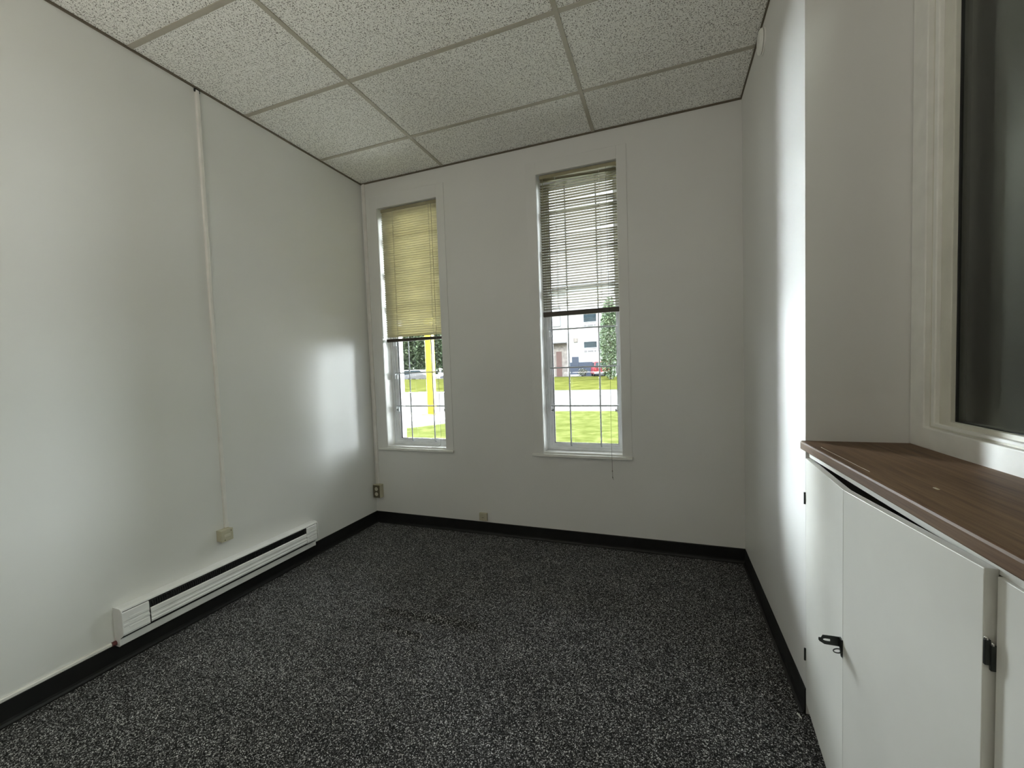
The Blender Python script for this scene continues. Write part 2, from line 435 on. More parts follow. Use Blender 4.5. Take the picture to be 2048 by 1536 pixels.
# ceiling: slab above, lay-in tiles and the painted grid as its parts
mb = MB(); mb.box(-0.2, COR + 0.1, REAR_Y - 0.15, TH, H + 0.10, H + 0.14)
ceil = struct('ceiling', mb, 'corr')
GX = [0.8193 - 1.2192 + 0.0, 0.8193, 2.0385, 3.2577, 4.4769]
GY = [0.15] + [-0.4595 - 0.6096 * k for k in range(0, 9)]
GX[0] = -0.3999
gw = 0.012
for i in range(len(GX)):
    x0 = max(GX[i], 0.001); x1 = GX[i + 1] if i + 1 < len(GX) else COR
    for j in range(len(GY) - 1):
        y1 = min(GY[j], -0.001); y0 = max(GY[j + 1], REAR_Y)
        if y1 - y0 < 0.05: continue
        mb = MB(); e = 0.006
        mb.box(x0 + e, x1 - e, y0 + e, y1 - e, H + 0.004, H + 0.020)
        mb.build('ceiling_tile', 'tile', ceil)
for x in GX[1:]:
    mb = MB(); mb.box(x - gw, x + gw, REAR_Y, 0, H - 0.001, H + 0.003); mb.box(x - 0.001, x + 0.001, REAR_Y, 0, H + 0.003, H + 0.04)
    mb.build('grid_main_runner', 'grid', ceil)
for y in GY[1:]:
    if y < REAR_Y: continue
    for i in range(len(GX)):
        x0 = max(GX[i] + gw, 0.0); x1 = (GX[i + 1] if i + 1 < len(GX) else COR) - gw
        mb = MB(); mb.box(x0, x1, y - gw, y + gw, H, H + 0.0035)
        mb.build('grid_cross_tee', 'grid', ceil)
mb = MB(); mb.box(0, 0.010, REAR_Y, 0, H - 0.006, H + 0.003); struct('trim_1', mb, 'angle')
mb = MB(); mb.box(0.010, W, -0.010, 0, H - 0.006, H + 0.003); struct('trim_2', mb, 'angle')
mb = MB(); mb.box(W - 0.008, W, YE, -0.010, H - 0.004, H + 0.003); struct('trim_3', mb, 'angle')

# cove baseboards (profile: distance from wall, z)
def cove(h, t=0.004, foot=0.018):
    return [(0, 0), (foot, 0), (foot * 0.55, 0.003), (t + 0.002, 0.012), (t, 0.022), (t, h - 0.004), (t * 0.5, h), (0, h)]
mb = MB(); mb.prism([(a, b) for a, b in cove(0.10)], 1, REAR_Y, 0); struct('baseboard_left', mb, 'black')
mb = MB(); mb.prism([(-a, b) for a, b in cove(0.10)], 0, 0.0, W); struct('baseboard_back', mb, 'black')
mb = MB(); mb.prism([(W - a, b) for a, b in cove(0.10)], 1, YE, 0); struct('baseboard_right', mb, 'black')
mb = MB(); mb.prism([(-a + 0, b) for a, b in [(0, 0.012), (0.004, 0.012), (0.004, 0.095), (0, 0.1)]], 0, W - 0.004, W + 0.012)

# ---------------------------------------------------------------- the two outside windows
def outside_window(idx, op, cas, lab):
    x0, x1, z0, z1 = op; cx0, cx1, cz1 = cas
    root = tag(empty('window_%d' % idx, ((x0 + x1) / 2, 0, z0)), lab, None, None, 'structure')
    t = 0.006
    mb = MB(); mb.rbox(cx0, x0 + 0.002, -t, 0, z0 - 0.001, cz1, 0.001, 1); mb.build('casing_side', 'wall', root)
    mb = MB(); mb.rbox(x1 - 0.002, cx1, -t, 0, z0 - 0.001, cz1, 0.001, 1); mb.build('casing_side', 'wall', root)
    mb = MB(); mb.rbox(x0 + 0.002, x1 - 0.002, -t, 0, z1, cz1, 0.001, 1); mb.build('casing_head', 'wall', root)
    mb = MB(); mb.rbox(cx0 - 0.012, cx1 + 0.004, -0.024, 0.0, z0 - 0.022, z0 - 0.001, 0.003, 2)
    mb.build('sill_nosing', 'trim', root)
    mb = MB(); mb.box(x0, x1, 0.0, 0.10, z0 - 0.001, z0 + 0.003); mb.rbox(x0, x1, 0.006, 0.10, z0 + 0.003, z0 + 0.010, 0.002, 1)
    mb.build('sill', 'trim', root)
    for a, b in ((x0, x0 + 0.004), (x1 - 0.004, x1)):
        mb = MB(); mb.box(a, b, 0.0, 0.10, z0 + 0.003, z1); mb.build('jamb_liner', 'trim', root)
    # vinyl frame, stepped
    mb = MB(); mb.frame(x0 + 0.002, x1 - 0.002, z0 + 0.01, z1 - 0.002, 0.016, 0.016, 0.020, 0.02, 0.100, 0.155)
    fr = mb.build('window_frame', 'vinyl', root, bevel=0.0015)
    mb = MB(); mb.frame(x0 + 0.018, x1 - 0.018, z0 + 0.030, z1 - 0.02, 0.020, 0.014, 0.018, 0.02, 0.112, 0.150)
    mb.build('inner_step', 'vinyl', fr, bevel=0.0015)
    mb = MB(); mb.frame(x0 + 0.038, x1 - 0.032, z0 + 0.048, z1 - 0.04, 0.020, 0.010, 0.014, 0.02, 0.122, 0.150)
    sash = mb.build('sash', 'vinyl', root, bevel=0.0015)
    mb = MB(); mb.frame(x0 + 0.058, x1 - 0.042, z0 + 0.062, z1 - 0.06, 0.005, 0.003, 0.003, 0.004, 0.130, 0.146)
    mb.build('gasket', 'gasket', sash)
    mb = MB(); mb.box(x0 + 0.058, x1 - 0.042, 0.138, 0.141, z0 + 0.062, z1 - 0.06); mb.build('glass_pane', 'glass', sash)
    return root
outside_window(1, WIN[0], (0.082, 0.819, 2.887), 'narrow window with a lowered blind, nearest the left corner')
outside_window(2, WIN[1], (1.523, 2.262, 2.887), 'narrow window with an open blind, nearer the right wall')
# pale masonry reveals outside each window are the wall_exterior itself

# ---------------------------------------------------------------- security grilles
def grille(op, lab):
    x0, x1, z0, z1 = op
    root = thing('security_grille', lab, 'window bars', ((x0 + x1) / 2, 0.085, z0), 'security grilles inside the two windows')
    hz = [1.050 + 0.2965 * k for k in range(6)]
    for z in hz:
        mb = MB(); a, b = x0 + 0.046, x1 - 0.034
        mb.tube([(a, 0.094, z - 0.002), (a + 0.004, 0.088, z), (b - 0.004, 0.088, z), (b, 0.094, z - 0.002)], 0.0055, 10)
        mb.build('horizontal_bar', 'bars', root, smooth=True)
        for xx, sgn in ((a, 1), (b, -1)):
            mb = MB(); mb.rbox(xx - 0.008, xx + 0.002, 0.086, 0.112, z - 0.052, z + 0.004, 0.001, 1)
            mb.rbox(xx + (0.0 if sgn > 0 else -0.014), xx + (0.014 if sgn > 0 else 0), 0.104, 0.113, z - 0.052, z - 0.012, 0.001, 1)
            br = mb.build('bracket', 'vinyl', root)
            if z < 1.1:
                mb = MB(); mb.tube([(xx + sgn * 0.004, 0.082, z - 0.034), (xx + sgn * 0.022, 0.082, z - 0.034)], 0.003, 8)
                mb.rbox(xx + sgn * 0.018 - 0.003, xx + sgn * 0.018 + 0.003, 0.078, 0.086, z - 0.044, z - 0.024, 0.001, 1)
                mb.build('thumb_screw', 'metal', br)
    for xx in (x0 + 0.198, x0 + 0.430):
        mb = MB(); mb.tube([(xx, 0.108, z0 + 0.046), (xx, 0.097, z0 + 0.050), (xx, 0.094, z0 + 0.064), (xx, 0.094, z1 - 0.05)], 0.0055, 10)
        mb.build('vertical_bar', 'bars', root, smooth=True)
    return root
grille(WIN[0], 'grey steel bars inside the narrow window nearest the left corner')
grille(WIN[1], 'grey steel bars inside the window nearer the right wall')

# ---------------------------------------------------------------- venetian blinds
def blind(name, lab, x0, x1, ztop, zbot, tilt, mat, yc, skew, ladders, rail_h, head_h):
    root = thing(name, lab, 'blind', ((x0 + x1) / 2, yc, ztop))
    mb = MB()
    prof = [(yc - 0.013, ztop), (yc - 0.013, ztop - head_h), (yc + 0.013, ztop - head_h), (yc + 0.013, ztop),
            (yc + 0.011, ztop), (yc + 0.011, ztop - head_h + 0.002), (yc - 0.011, ztop - head_h + 0.002), (yc - 0.011, ztop)]
    mb.prism(prof, 0, x0, x1); mb.build('headrail', 'head', root)
    mb = MB(); n = int((ztop - head_h - zbot - rail_h) / 0.0197); wd = 0.0255
    for k in range(n):
        z = ztop - head_h - 0.010 - k * 0.0197
        dl, dr, dt = skew(k, z)
        th = tilt + dt + random.uniform(-0.03, 0.03)
        cs = 7; ns = 6
        grid = []
        for a in range(ns + 1):
            fx = a / ns; x = x0 + 0.001 + (x1 - x0 - 0.002) * fx
            zz = z + dl * (1 - fx) ** 1.5 + dr * fx ** 1.5 - 0.0008 * math.sin(PI * fx)
            row = []
            for c in range(cs):
                u = (c / (cs - 1) - 0.5); arch = 0.0022 * (1 - (2 * u) ** 2)
                yy = u * wd; row.append(mb.bm.verts.new((x, yc + yy * math.cos(th) - arch * math.sin(th), zz + yy * math.sin(th) + arch * math.cos(th))))
            grid.append(row)
        for a in range(ns):
            for c in range(cs - 1): mb.bm.faces.new((grid[a][c], grid[a + 1][c], grid[a + 1][c + 1], grid[a][c + 1]))
    o = mb.build('slats', mat, root, smooth=True)
    sd = o.modifiers.new('thickness', 'SOLIDIFY'); sd.thickness = 0.0004
    mb = MB(); mb.rbox(x0, x1, yc - 0.013, yc + 0.013, zbot, zbot + rail_h, 0.003, 2); mb.build('bottom_rail', 'rail', root)
    for lx in ladders:
        mb = MB()
        for dy in (-0.0135, 0.0135): mb.tube([(lx, yc + dy, ztop - head_h), (lx, yc + dy, zbot + rail_h)], 0.0007, 5)
        mb.tube([(lx + 0.004, yc - 0.0125, ztop - head_h), (lx + 0.004, yc - 0.0125, zbot + rail_h)], 0.0006, 5)
        for k in range(n):
            z = ztop - head_h - 0.012 - k * 0.0197
            mb.tube([(lx, yc - 0.0135, z - 0.012 * math.sin(tilt)), (lx, yc + 0.0135, z + 0.012 * math.sin(tilt))], 0.0006, 4)
        mb.build('ladder_cord', 'cord', root)
    return root, n
def skL(k, z):
    dt = 0.10 * math.sin(k * 0.55)
    if k < 5: dt -= 0.12
    return (0, 0, dt)
bl, nL = blind('venetian_blind', 'venetian blind with closed, lit-toned slats in the narrow window nearest the left corner',
            0.180, 0.738, 2.774, 1.622, math.radians(-45), 'slatL', 0.032, skL, (0.297, 0.655), 0.026, 0.026)
def skR(k, z):
    dr = 0.0; dl = 0.0; dt = 0.02 * math.sin(k * 1.3)
    for zc, amp in ((2.585, 0.011), (2.345, 0.010)):
        d = (z - zc) / 0.0197
        if 0 <= d < 4: dr += amp * (1 - d / 4)
        if -2 < d < 0: dr -= amp * 0.7 * (1 + d / 2)
    if abs(z - 2.530) < 0.011: dr -= 0.004; dt += 0.1
    if k == 0: dl = 0.004; dr = -0.012; dt = -0.25
    if k == 1: dl = 0.012; dr = -0.006; dt = 0.25
    return (dl, dr, dt)
br_, nR = blind('venetian_blind', 'venetian blind with open, partly crooked, shade-toned slats in the window nearer the right wall',
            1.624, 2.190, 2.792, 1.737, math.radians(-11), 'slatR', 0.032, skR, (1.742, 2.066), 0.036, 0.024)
# pull cords and wands
mb = MB(); mb.tube([(0.686, 0.014, 2.748), (0.688, 0.016, 1.70), (0.690, 0.015, 0.90), (0.688, 0.020, 0.80), (0.672, 0.03, 0.715), (0.640, 0.012, 0.7025), (0.600, 0.004, 0.7025)], 0.0011, 6)
mb.build('pull_cord', 'dcord', bl, smooth=True)
mb = MB(); mb.tube([(2.118, 0.014, 2.768), (2.120, 0.014, 1.70), (2.118, -0.010, 0.92), (2.121, -0.030, 0.70), (2.122, -0.030, 0.60), (2.123, -0.030, 0.535), (2.130, -0.030, 0.520)],
                   [0.0011] * 4 + [0.0014, 0.0014, 0.0010], 6)
mb.tube([(2.122, -0.030, 0.592), (2.122, -0.030, 0.586), (2.122, -0.030, 0.578)], [0.001, 0.0034, 0.001], 8)
mb.tube([(2.122, -0.030, 0.548), (2.123, -0.030, 0.538), (2.126, -0.030, 0.528)], [0.001, 0.0030, 0.001], 8)
mb.build('pull_cord', 'dcord', br_, smooth=True)
mb = MB(); mb.tube([(1.648, 0.016, 2.766), (1.649, 0.014, 2.58)], 0.0022, 6); mb.build('tilt_wand', 'head', br_, smooth=True)

# ---------------------------------------------------------------- electric baseboard heater
hy0, hy1 = -1.915, -0.742
ht = thing('baseboard_heater', 'long white electric heater mounted low on the left wall', 'heater', (0, (hy0 + hy1) / 2, 0.094))
mb = MB()     # top and back shell
mb.prism([(0.0, 0.272), (0.006, 0.277), (0.050, 0.277), (0.062, 0.273), (0.064, 0.266), (0.058, 0.270), (0.004, 0.270), (0.004, 0.098), (0.0, 0.096)], 1, hy0 + 0.004, hy1 - 0.004)
mb.build('top_shell', 'heater', ht)
mb = MB()     # bottom tray
mb.prism([(0.0, 0.094), (0.034, 0.094), (0.038, 0.098), (0.038, 0.126), (0.034, 0.128), (0.034, 0.100), (0.0, 0.100)], 1, hy0 + 0.004, hy1 - 0.004)
mb.build('bottom_tray', 'heater', ht)
for ya, yb in ((hy0, hy0 + 0.005), (hy1 - 0.005, hy1)):
    mb = MB(); mb.prism([(0, 0.092), (0.034, 0.092), (0.040, 0.098), (0.040, 0.132), (0.066, 0.150), (0.072, 0.160), (0.070, 0.262), (0.062, 0.275), (0.050, 0.280), (0.0, 0.280)], 1, ya, yb)
    mb.build('end_cap', 'heater', ht, bevel=0.0015)
def louver(ya, yb, z0, z1):
    zm = (z0 + z1) / 2; m = MB()
    m.prism([(0.062, z1), (0.0665, z1 - 0.004), (0.068, zm + 0.012), (0.0655, zm + 0.008), (0.0655, zm - 0.002), (0.0685, zm - 0.006), (0.0685, zm - 0.014), (0.066, zm - 0.018), (0.069, z0 + 0.010), (0.067, z0), (0.063, z0), (0.062, z0 + 0.01)], 1, ya, yb)
    return m
for ya, yb in ((hy0 + 0.006, hy0 + 0.112), (hy1 - 0.100, hy1 - 0.010)):
    o = louver(ya, yb, 0.150, 0.262).build('end_cover', 'heater', ht)
    for zz in (0.228, 0.205, 0.182):
        mb = MB(); mb.rbox(0.0655, 0.0695, ya + 0.022, yb - 0.006, zz - 0.0015, zz + 0.0015, 0.0006, 1); mb.build('embossed_rib', 'heater', o)
louver(hy0 + 0.118, hy1 - 0.102, 0.154, 0.224).build('front_louver', 'heater', ht)
mb = MB(); mb.prism([(0.006, 0.104), (0.026, 0.104), (0.030, 0.130), (0.050, 0.150), (0.056, 0.200), (0.046, 0.262), (0.006, 0.268)], 1, hy0 + 0.010, hy1 - 0.010)
core = mb.build('heating_core', 'dark', ht)
mb = MB()
for k in range(90):
    y = hy0 + 0.13 + k * 0.0105
    if y < hy1 - 0.11: mb.box(0.040, 0.0575, y, y + 0.001, 0.19, 0.252)
o = mb.build('heating_fins', 'dark', core); tag(o, kind='stuff')
for y in (hy0 + 0.19, hy0 + 0.21):
    mb = MB(); mb.rbox(0.046, 0.060, y, y + 0.012, 0.238, 0.244, 0.001, 1); mb.build('punched_tab', 'gasket', core)

# low white cable raceway on top of the baseboard, running to the heater
mb = MB(); mb.prism([(0.0, 0.101), (0.009, 0.101), (0.011, 0.104), (0.011, 0.113), (0.008, 0.117), (0.0, 0.117)], 1, REAR_Y, hy0 - 0.008)
rw = mb.build('cable_raceway', 'raceway'); tag(rw, 'thin white cable cover running along the top of the left baseboard to the heater', 'cable cover')
mb = MB(); mb.tube([(0.010, hy0 - 0.016, 0.110), (0.010, hy0 + 0.0, 0.110)], 0.0105, 12); mb.build('connector', simple('dark_red_connector', (0.10, 0.02, 0.02), 0.4), rw, smooth=True)

# vertical raceway with surface outlet on the left wall
t = thing('surface_conduit', 'thin white vertical conduit ending at a beige box on the left wall', 'conduit', (0, -1.362, 0.455))
mb = MB(); mb.prism([(0.0, -1.372), (0.010, -1.371), (0.013, -1.368), (0.013, -1.355), (0.010, -1.352), (0.0, -1.351)], 2, 0.485, 2.998); mb.build('channel', 'raceway', t)
mb = MB(); mb.rbox(0, 0.0155, -1.374, -1.349, 0.462, 0.490, 0.0015, 1); mb.build('end_coupling', 'raceway', t)
mb = MB(); mb.rbox(0, 0.010, -1.376, -1.347, 2.988, 3.006, 0.001, 1); mb.build('ceiling_tab', 'gasket', t)
t = thing('outlet_box', 'small beige surface box low on the left wall, under the vertical conduit', 'electrical box', (0, -1.385, 0.395))
mb = MB(); mb.rbox(0, 0.040, -1.418, -1.352, 0.394, 0.460, 0.002, 2); mb.build('box', 'beige', t)
mb = MB(); mb.rbox(0.040, 0.046, -1.420, -1.350, 0.392, 0.461, 0.002, 2); pl = mb.build('cover_plate', 'beige', t)
mb = MB(); mb.rbox(0.046, 0.048, -1.404, -1.366, 0.418, 0.434, 0.0006, 1); mb.build('label_recess', 'ivory', pl)
for yy, zz in ((-1.362, 0.448), (-1.400, 0.402)):
    mb = MB(); mb.lathe([(0.003, 0), (0.003, 0.0012), (0.001, 0.0016)], 12, Matrix.Translation((0.046, yy, zz)) @ Matrix.Rotation(PI / 2, 4, 'Y')); mb.build('screw', 'brown', pl)

# corner conduit and duplex outlet on the back wall
t = thing('surface_conduit', 'white conduit running down the back left corner to a duplex outlet', 'conduit', (0.032, 0, 0.352))
mb = MB(); mb.prism([(0.018, 0), (0.018, -0.012), (0.021, -0.016), (0.042, -0.016), (0.045, -0.012), (0.045, 0)], 2, 0.356, 3.006); mb.build('channel', 'raceway', t)
t = thing('duplex_outlet', 'surface mounted duplex outlet in the back left corner', 'outlet', (0.05, 0, 0.23))
mb = MB(); mb.rbox(0.012, 0.084, -0.050, 0, 0.236, 0.354, 0.003, 2); mb.build('box', 'beige', t)
mb = MB(); mb.rbox(0.014, 0.082, -0.0535, -0.050, 0.239, 0.351, 0.0015, 1); pl = mb.build('faceplate', 'brown', t); pl['label'] = 'dark brown faceplate'
for zz in (0.272, 0.318):
    mb = MB(); mb.lathe([(0.0165, 0), (0.0165, 0.002), (0.015, 0.003)], 24, Matrix.Translation((0.048, -0.0535, zz)) @ Matrix.Rotation(PI / 2, 4, 'X'))
    r = mb.build('receptacle', 'ivory', pl)
    for dx in (-0.006, 0.006):
        mb = MB(); mb.box(0.048 + dx - 0.0008, 0.048 + dx + 0.0008, -0.0570, -0.0563, zz - 0.001, zz + 0.007); mb.build('slot', 'gasket', r)
t = thing('wall_jack', 'small beige square jack on the back wall, just above the black baseboard', 'wall jack', (1.07, 0, 0.113))
mb = MB(); mb.rbox(1.036, 1.106, -0.020, 0, 0.113, 0.178, 0.003, 2); mb.build('housing', 'beige', t)
mb = MB(); mb.rbox(1.041, 1.101, -0.0225, -0.0195, 0.118, 0.170, 0.001, 1); mb.build('cover', 'beige', t)
mb = MB(); mb.box(1.062, 1.080, -0.0232, -0.0222, 0.140, 0.143); mb.build('seam', 'brown', t)

# round detector high on the right wall
t = thing('smoke_detector', 'round white detector high on the right wall under the ceiling', 'smoke detector', (W, -0.622, 2.925))
Rm = Matrix.Translation((W, -0.622, 2.925)) @ Matrix.Rotation(-PI / 2, 4, 'Y')
mb = MB(); mb.lathe([(0.058, 0), (0.060, 0.003), (0.060, 0.006), (0.058, 0.008)], 40, Rm); mb.build('base', 'trim', t, smooth=True)
mb = MB(); mb.lathe([(0.052, 0.0085), (0.056, 0.011), (0.054, 0.018), (0.046, 0.023), (0.028, 0.025), (0.010, 0.025)], 40, Rm); mb.build('cover', 'trim', t, smooth=True)
mb = MB(); mb.lathe([(0.0535, 0.0075), (0.0535, 0.0100)], 40, Rm); mb.build('vent_slot', 'brown', t)

# ---------------------------------------------------------------- interior glazed window above the counter
gl = tag(empty('window_3', (ALC, -2.2, 1.05)), 'interior window with dim glass in the alcove above the counter', None, None, 'structure')
def yz_frame(y0, y1, z0, z1, wy, wz, x0, x1, wf=None):
    """ring in the yz plane at x0..x1"""
    m = MB(); m.frame(y0, y1, z0, z1, wf if wf is not None else wy, wy, wz, wz, x0, x1)
    for v in m.bm.verts: v.co = Vector((v.co.y, v.co.x, v.co.z))
    return m
y0, y1 = GW[0], YE - 0.004
yz_frame(y0, y1, 1.049, GW[3], 0.080, 0.068, ALC - 0.012, ALC + 0.085).build('casing', 'trim', gl, bevel=0.003)
yz_frame(y0 + 0.080, y1 - 0.080, 1.117, GW[3] - 0.068, 0.016, 0.006, ALC + 0.004, ALC + 0.075).build('groove_step', 'stop', gl)
yz_frame(y0 + 0.096, y1 - 0.096, 1.123, GW[3] - 0.074, 0.020, 0.010, ALC - 0.002, ALC + 0.070).build('bead', 'trim', gl, bevel=0.003)
m = yz_frame(y0 + 0.116, y1 - 0.116, 1.130, GW[3] - 0.08, 0.052, 0.016, ALC + 0.010, ALC + 0.060); m.build('stop', 'stop', gl, bevel=0.002)
yz_frame(y0 + 0.168, y1 - 0.168, 1.146, GW[3] - 0.096, 0.003, 0.002, ALC + 0.0225, ALC + 0.0300).build('gasket', 'gasket', gl)
mb = MB(); mb.box(ALC + 0.026, ALC + 0.030, y0 + 0.170, y1 - 0.170, 1.147, GW[3] - 0.098); mb.build('glass_pane', 'glass2', gl)
yz_frame(y0 + 0.10, y1 - 0.10, 1.10, GW[3] - 0.06, 0.11, 0.03, ALC + 0.075, ALC + 0.10).build('back_stop', 'stop', gl)

# ---------------------------------------------------------------- counter
def zc(y): return 1.049 + 0.0105 * max(0.0, (-y - 1.262))      # the old top climbs a little toward the camera
ct = thing('countertop', 'brown wood grain countertop on the white cabinet beside the interior window', 'countertop', (3.12, -2.3, 1.02))
mb = MB(); yA, yB = YE - 0.001, -3.34
prof = [(3.286, 0.0), (2.966, 0.0), (2.962, -0.0015), (2.960, -0.006), (2.960, -0.028), (2.962, -0.031), (2.990, -0.031), (3.286, -0.031)]
A = [mb.bm.verts.new((x, yA, zc(yA) + z)) for x, z in prof]; B = [mb.bm.verts.new((x, yB, zc(yB) + z)) for x, z in prof]
n = len(prof)
for i in range(n): mb.bm.faces.new((A[i], A[(i + 1) % n], B[(i + 1) % n], B[i]))
mb.bm.faces.new(A[::-1]); mb.bm.faces.new(B)
mb.build('top', 'wood', ct)
mb = MB(); mb.tube([(2.984, -1.40, zc(-1.40) + 0.0003), (2.985, -1.75, zc(-1.75) + 0.0003)], 0.0005, 4); mb.build('edge_highlight', 'beige', ct)  # pale line standing in for the highlight along the rounded front edge
mb = MB(); mb.rbox(3.048, 3.053, -1.900, -1.884, zc(-1.89) - 0.0004, zc(-1.89) + 0.0008, 0.0003, 1, ); mb.build('chip', 'beige', ct)

# ---------------------------------------------------------------- cabinet
cb = thing('cabinet', 'white painted cabinet with ajar folding door under the brown countertop', 'cabinet', (3.12, -2.3, 0.0))
XF = 2.982
def slab(pa, pb, z0a, z0b, z1a, z1b, th):
    """upright panel whose front face runs from pa to pb (x,y), thickness goes +x side"""
    m = MB(); d = Vector((pb[0] - pa[0], pb[1] - pa[1], 0)).normalized(); nrm = Vector((-d.y, d.x, 0))
    if nrm.x < 0: nrm = -nrm
    P = []
    for (p, z0, z1) in ((pa, z0a, z1a), (pb, z0b, z1b)):
        for k in (0, th):
            for z in (z0, z1): P.append(m.bm.verts.new((p[0] + nrm.x * k, p[1] + nrm.y * k, z)))
    a0, a1, a2, a3, b0, b1, b2, b3 = P
    for f in ((a0, b0, b1, a1), (a2, a3, b3, b2), (a1, b1, b3, a3), (a0, a2, b2, b0), (a0, a1, a3, a2), (b0, b2, b3, b1)): m.bm.faces.new(f)
    return m
mb = MB()     # carcass: rail under the top, sides, floor, back, kick
mb.box(XF + 0.004, XF + 0.022, -3.33, YE - 0.002, 0.990, 1.0178)
mb.box(XF + 0.004, ALC - 0.002, YE - 0.018, YE - 0.002, 0.05, 0.965)
mb.box(XF + 0.004, ALC - 0.002, -2.222, -2.206, 0.05, 0.965)
mb.box(XF + 0.004, ALC - 0.002, -3.33, -3.314, 0.05, 0.965)
mb.box(XF + 0.006, ALC - 0.002, -3.314, YE - 0.018, 0.05, 0.066)
car_ = mb
for v in car_.bm.verts:
    if v.co.z > 0.985: v.co.z += 0.0105 * max(0.0, (-v.co.y - 1.264)) - 0.0005
car_.build('carcass', 'cab', cb)
mb = MB(); mb.box(XF + 0.030, ALC - 0.002, -3.31, YE - 0.020, 0.50, 0.516); mb.box(ALC - 0.008, ALC - 0.002, -3.31, YE - 0.020, 0.07, 0.96); mb.build('shelf', 'cabin', cb)
mb = MB(); mb.box(XF + 0.008, XF + 0.020, -3.33, YE - 0.002, 0.0, 0.050); mb.build('kick_board', 'black', cb)
KX, KY = 2.945, -1.700
d1 = slab((2.976, YE - 0.004), (KX, KY), 0.046, 0.040, 0.985, 0.990, 0.019).build('door_leaf', 'cab', cb, bevel=0.0012)
d2 = slab((KX, KY - 0.0015), (2.9665, -2.192), 0.040, 0.040, 0.990, 1.008, 0.019).build('door_leaf', 'cab', cb, bevel=0.0012)
d3 = slab((XF - 0.003, -2.1985), (XF - 0.003, -2.76), 0.040, 0.04, 1.000, 1.006, 0.018).build('door', 'cab', cb, bevel=0.0012)
d4 = slab((XF - 0.003, -2.765), (XF - 0.003, -3.32), 0.040, 0.04, 1.006, 1.010, 0.018).build('door', 'cab', cb, bevel=0.0012)
for z0, z1 in ((0.812, 0.856), (0.212, 0.258)):
    mb = MB(); mb.tube([(2.9735, YE - 0.0015, z0), (2.9735, YE - 0.0015, z1)], 0.0034, 10); mb.build('hinge', 'metal', d1, smooth=True)
mb = MB(); mb.box(2.958, 2.9592, -1.888, -1.8865, 0.972, 0.9965); 
# catch plates on the two meeting edges
for (xx, yy, zz) in ((2.9700, -2.1950, 0.876), (2.9765, -2.1970, 0.868)):
    mb = MB(); mb.rbox(xx - 0.0038, xx + 0.0038, yy - 0.0026, yy + 0.0026, zz - 0.024, zz + 0.018, 0.0010, 2)
    c = mb.build('catch_plate', 'metal', d2 if yy > -2.196 else d3)
    mb = MB(); mb.lathe([(0.0028, 0), (0.0028, 0.003), (0.0014, 0.0045)], 12, Matrix.Translation((xx - 0.001, yy, zz + 0.0175))); mb.build('bright_pin', 'steel', c, smooth=True)
# hasp bracket on the folding leaf: slotted plate standing out from the door, staple below its root
def door_x(y): return KX + (y - KY) / (YE - 0.004 - KY) * (2.976 - KX)
hy = -1.690; hx = door_x(hy)
hp = empty('hasp', Vector((hx, hy, 0.552)) - cb.location); hp.parent = d1
def plate_with_slot(pts, slot, th):
    m = MB(); bm = m.bm
    # built in local coordinates: u along -x (out of the door), v up; thickness along y
    outer = pts; inner = slot
    for y in (0, th): pass
    def ring(L, y): return [bm.verts.new((-u, y, v)) for u, v in L]
    o0, o1, i0, i1 = ring(outer, 0), ring(outer, th), ring(inner, 0), ring(inner, th)
    n = len(outer)
    for i in range(n):
        j = (i + 1) % n
        bm.faces.new((o0[i], o0[j], i0[j], i0[i])); bm.faces.new((o1[j], o1[i], i1[i], i1[j]))
        bm.faces.new((o0[j], o0[i], o1[i], o1[j])); bm.faces.new((i0[i], i0[j], i1[j], i1[i]))
    return m
outer = [(0.0, -0.0135), (0.018, -0.0135), (0.036, -0.0135), (0.048, -0.0065), (0.050, -0.003), (0.050, 0.004), (0.044, 0.0045), (0.040, 0.0125), (0.018, 0.0135), (0.0, 0.0135)]
inner = [(0.022, -0.0032), (0.026, -0.0034), (0.034, -0.0034), (0.0375, -0.0022), (0.039, -0.001), (0.039, 0.001), (0.0375, 0.0022), (0.034, 0.0034), (0.026, 0.0034), (0.022, 0.0032)]
m = plate_with_slot(outer, inner, 0.0016); pl = m.build('slotted_plate', 'metal', hp, local=True); pl.location = (-0.003, 0.004, 0.0)
mb = MB(); mb.prism([(-0.004, 0.0135), (-0.004, -0.012), (0.0, -0.042), (0.0, 0.0135)], 1, -0.010, 0.006)
MB_ = mb; o = MB_.build('base_plate', 'metal', hp, local=True)
mb = MB(); pts = []
for k in range(19):
    a = 2 * PI * k / 18; pts.append((-0.010 + 0.010 * math.cos(a), -0.004 + 0.009 * math.sin(a), -0.022 + 0.003 * math.cos(a)))
mb.tube(pts, 0.0016, 8, cap=False); mb.build('staple_ring', 'metal', hp, local=True, smooth=True)
# paint chip on the carpet beside the cabinet
mb = MB(); mb.prism([(2.944, -1.272), (2.948, -1.270), (2.956, -1.292), (2.953, -1.295)], 2, 0.0, 0.004)
tag(mb.build('paint_chip', 'trim'), 'tiny white paint chip on the carpet beside the cabinet', 'debris')

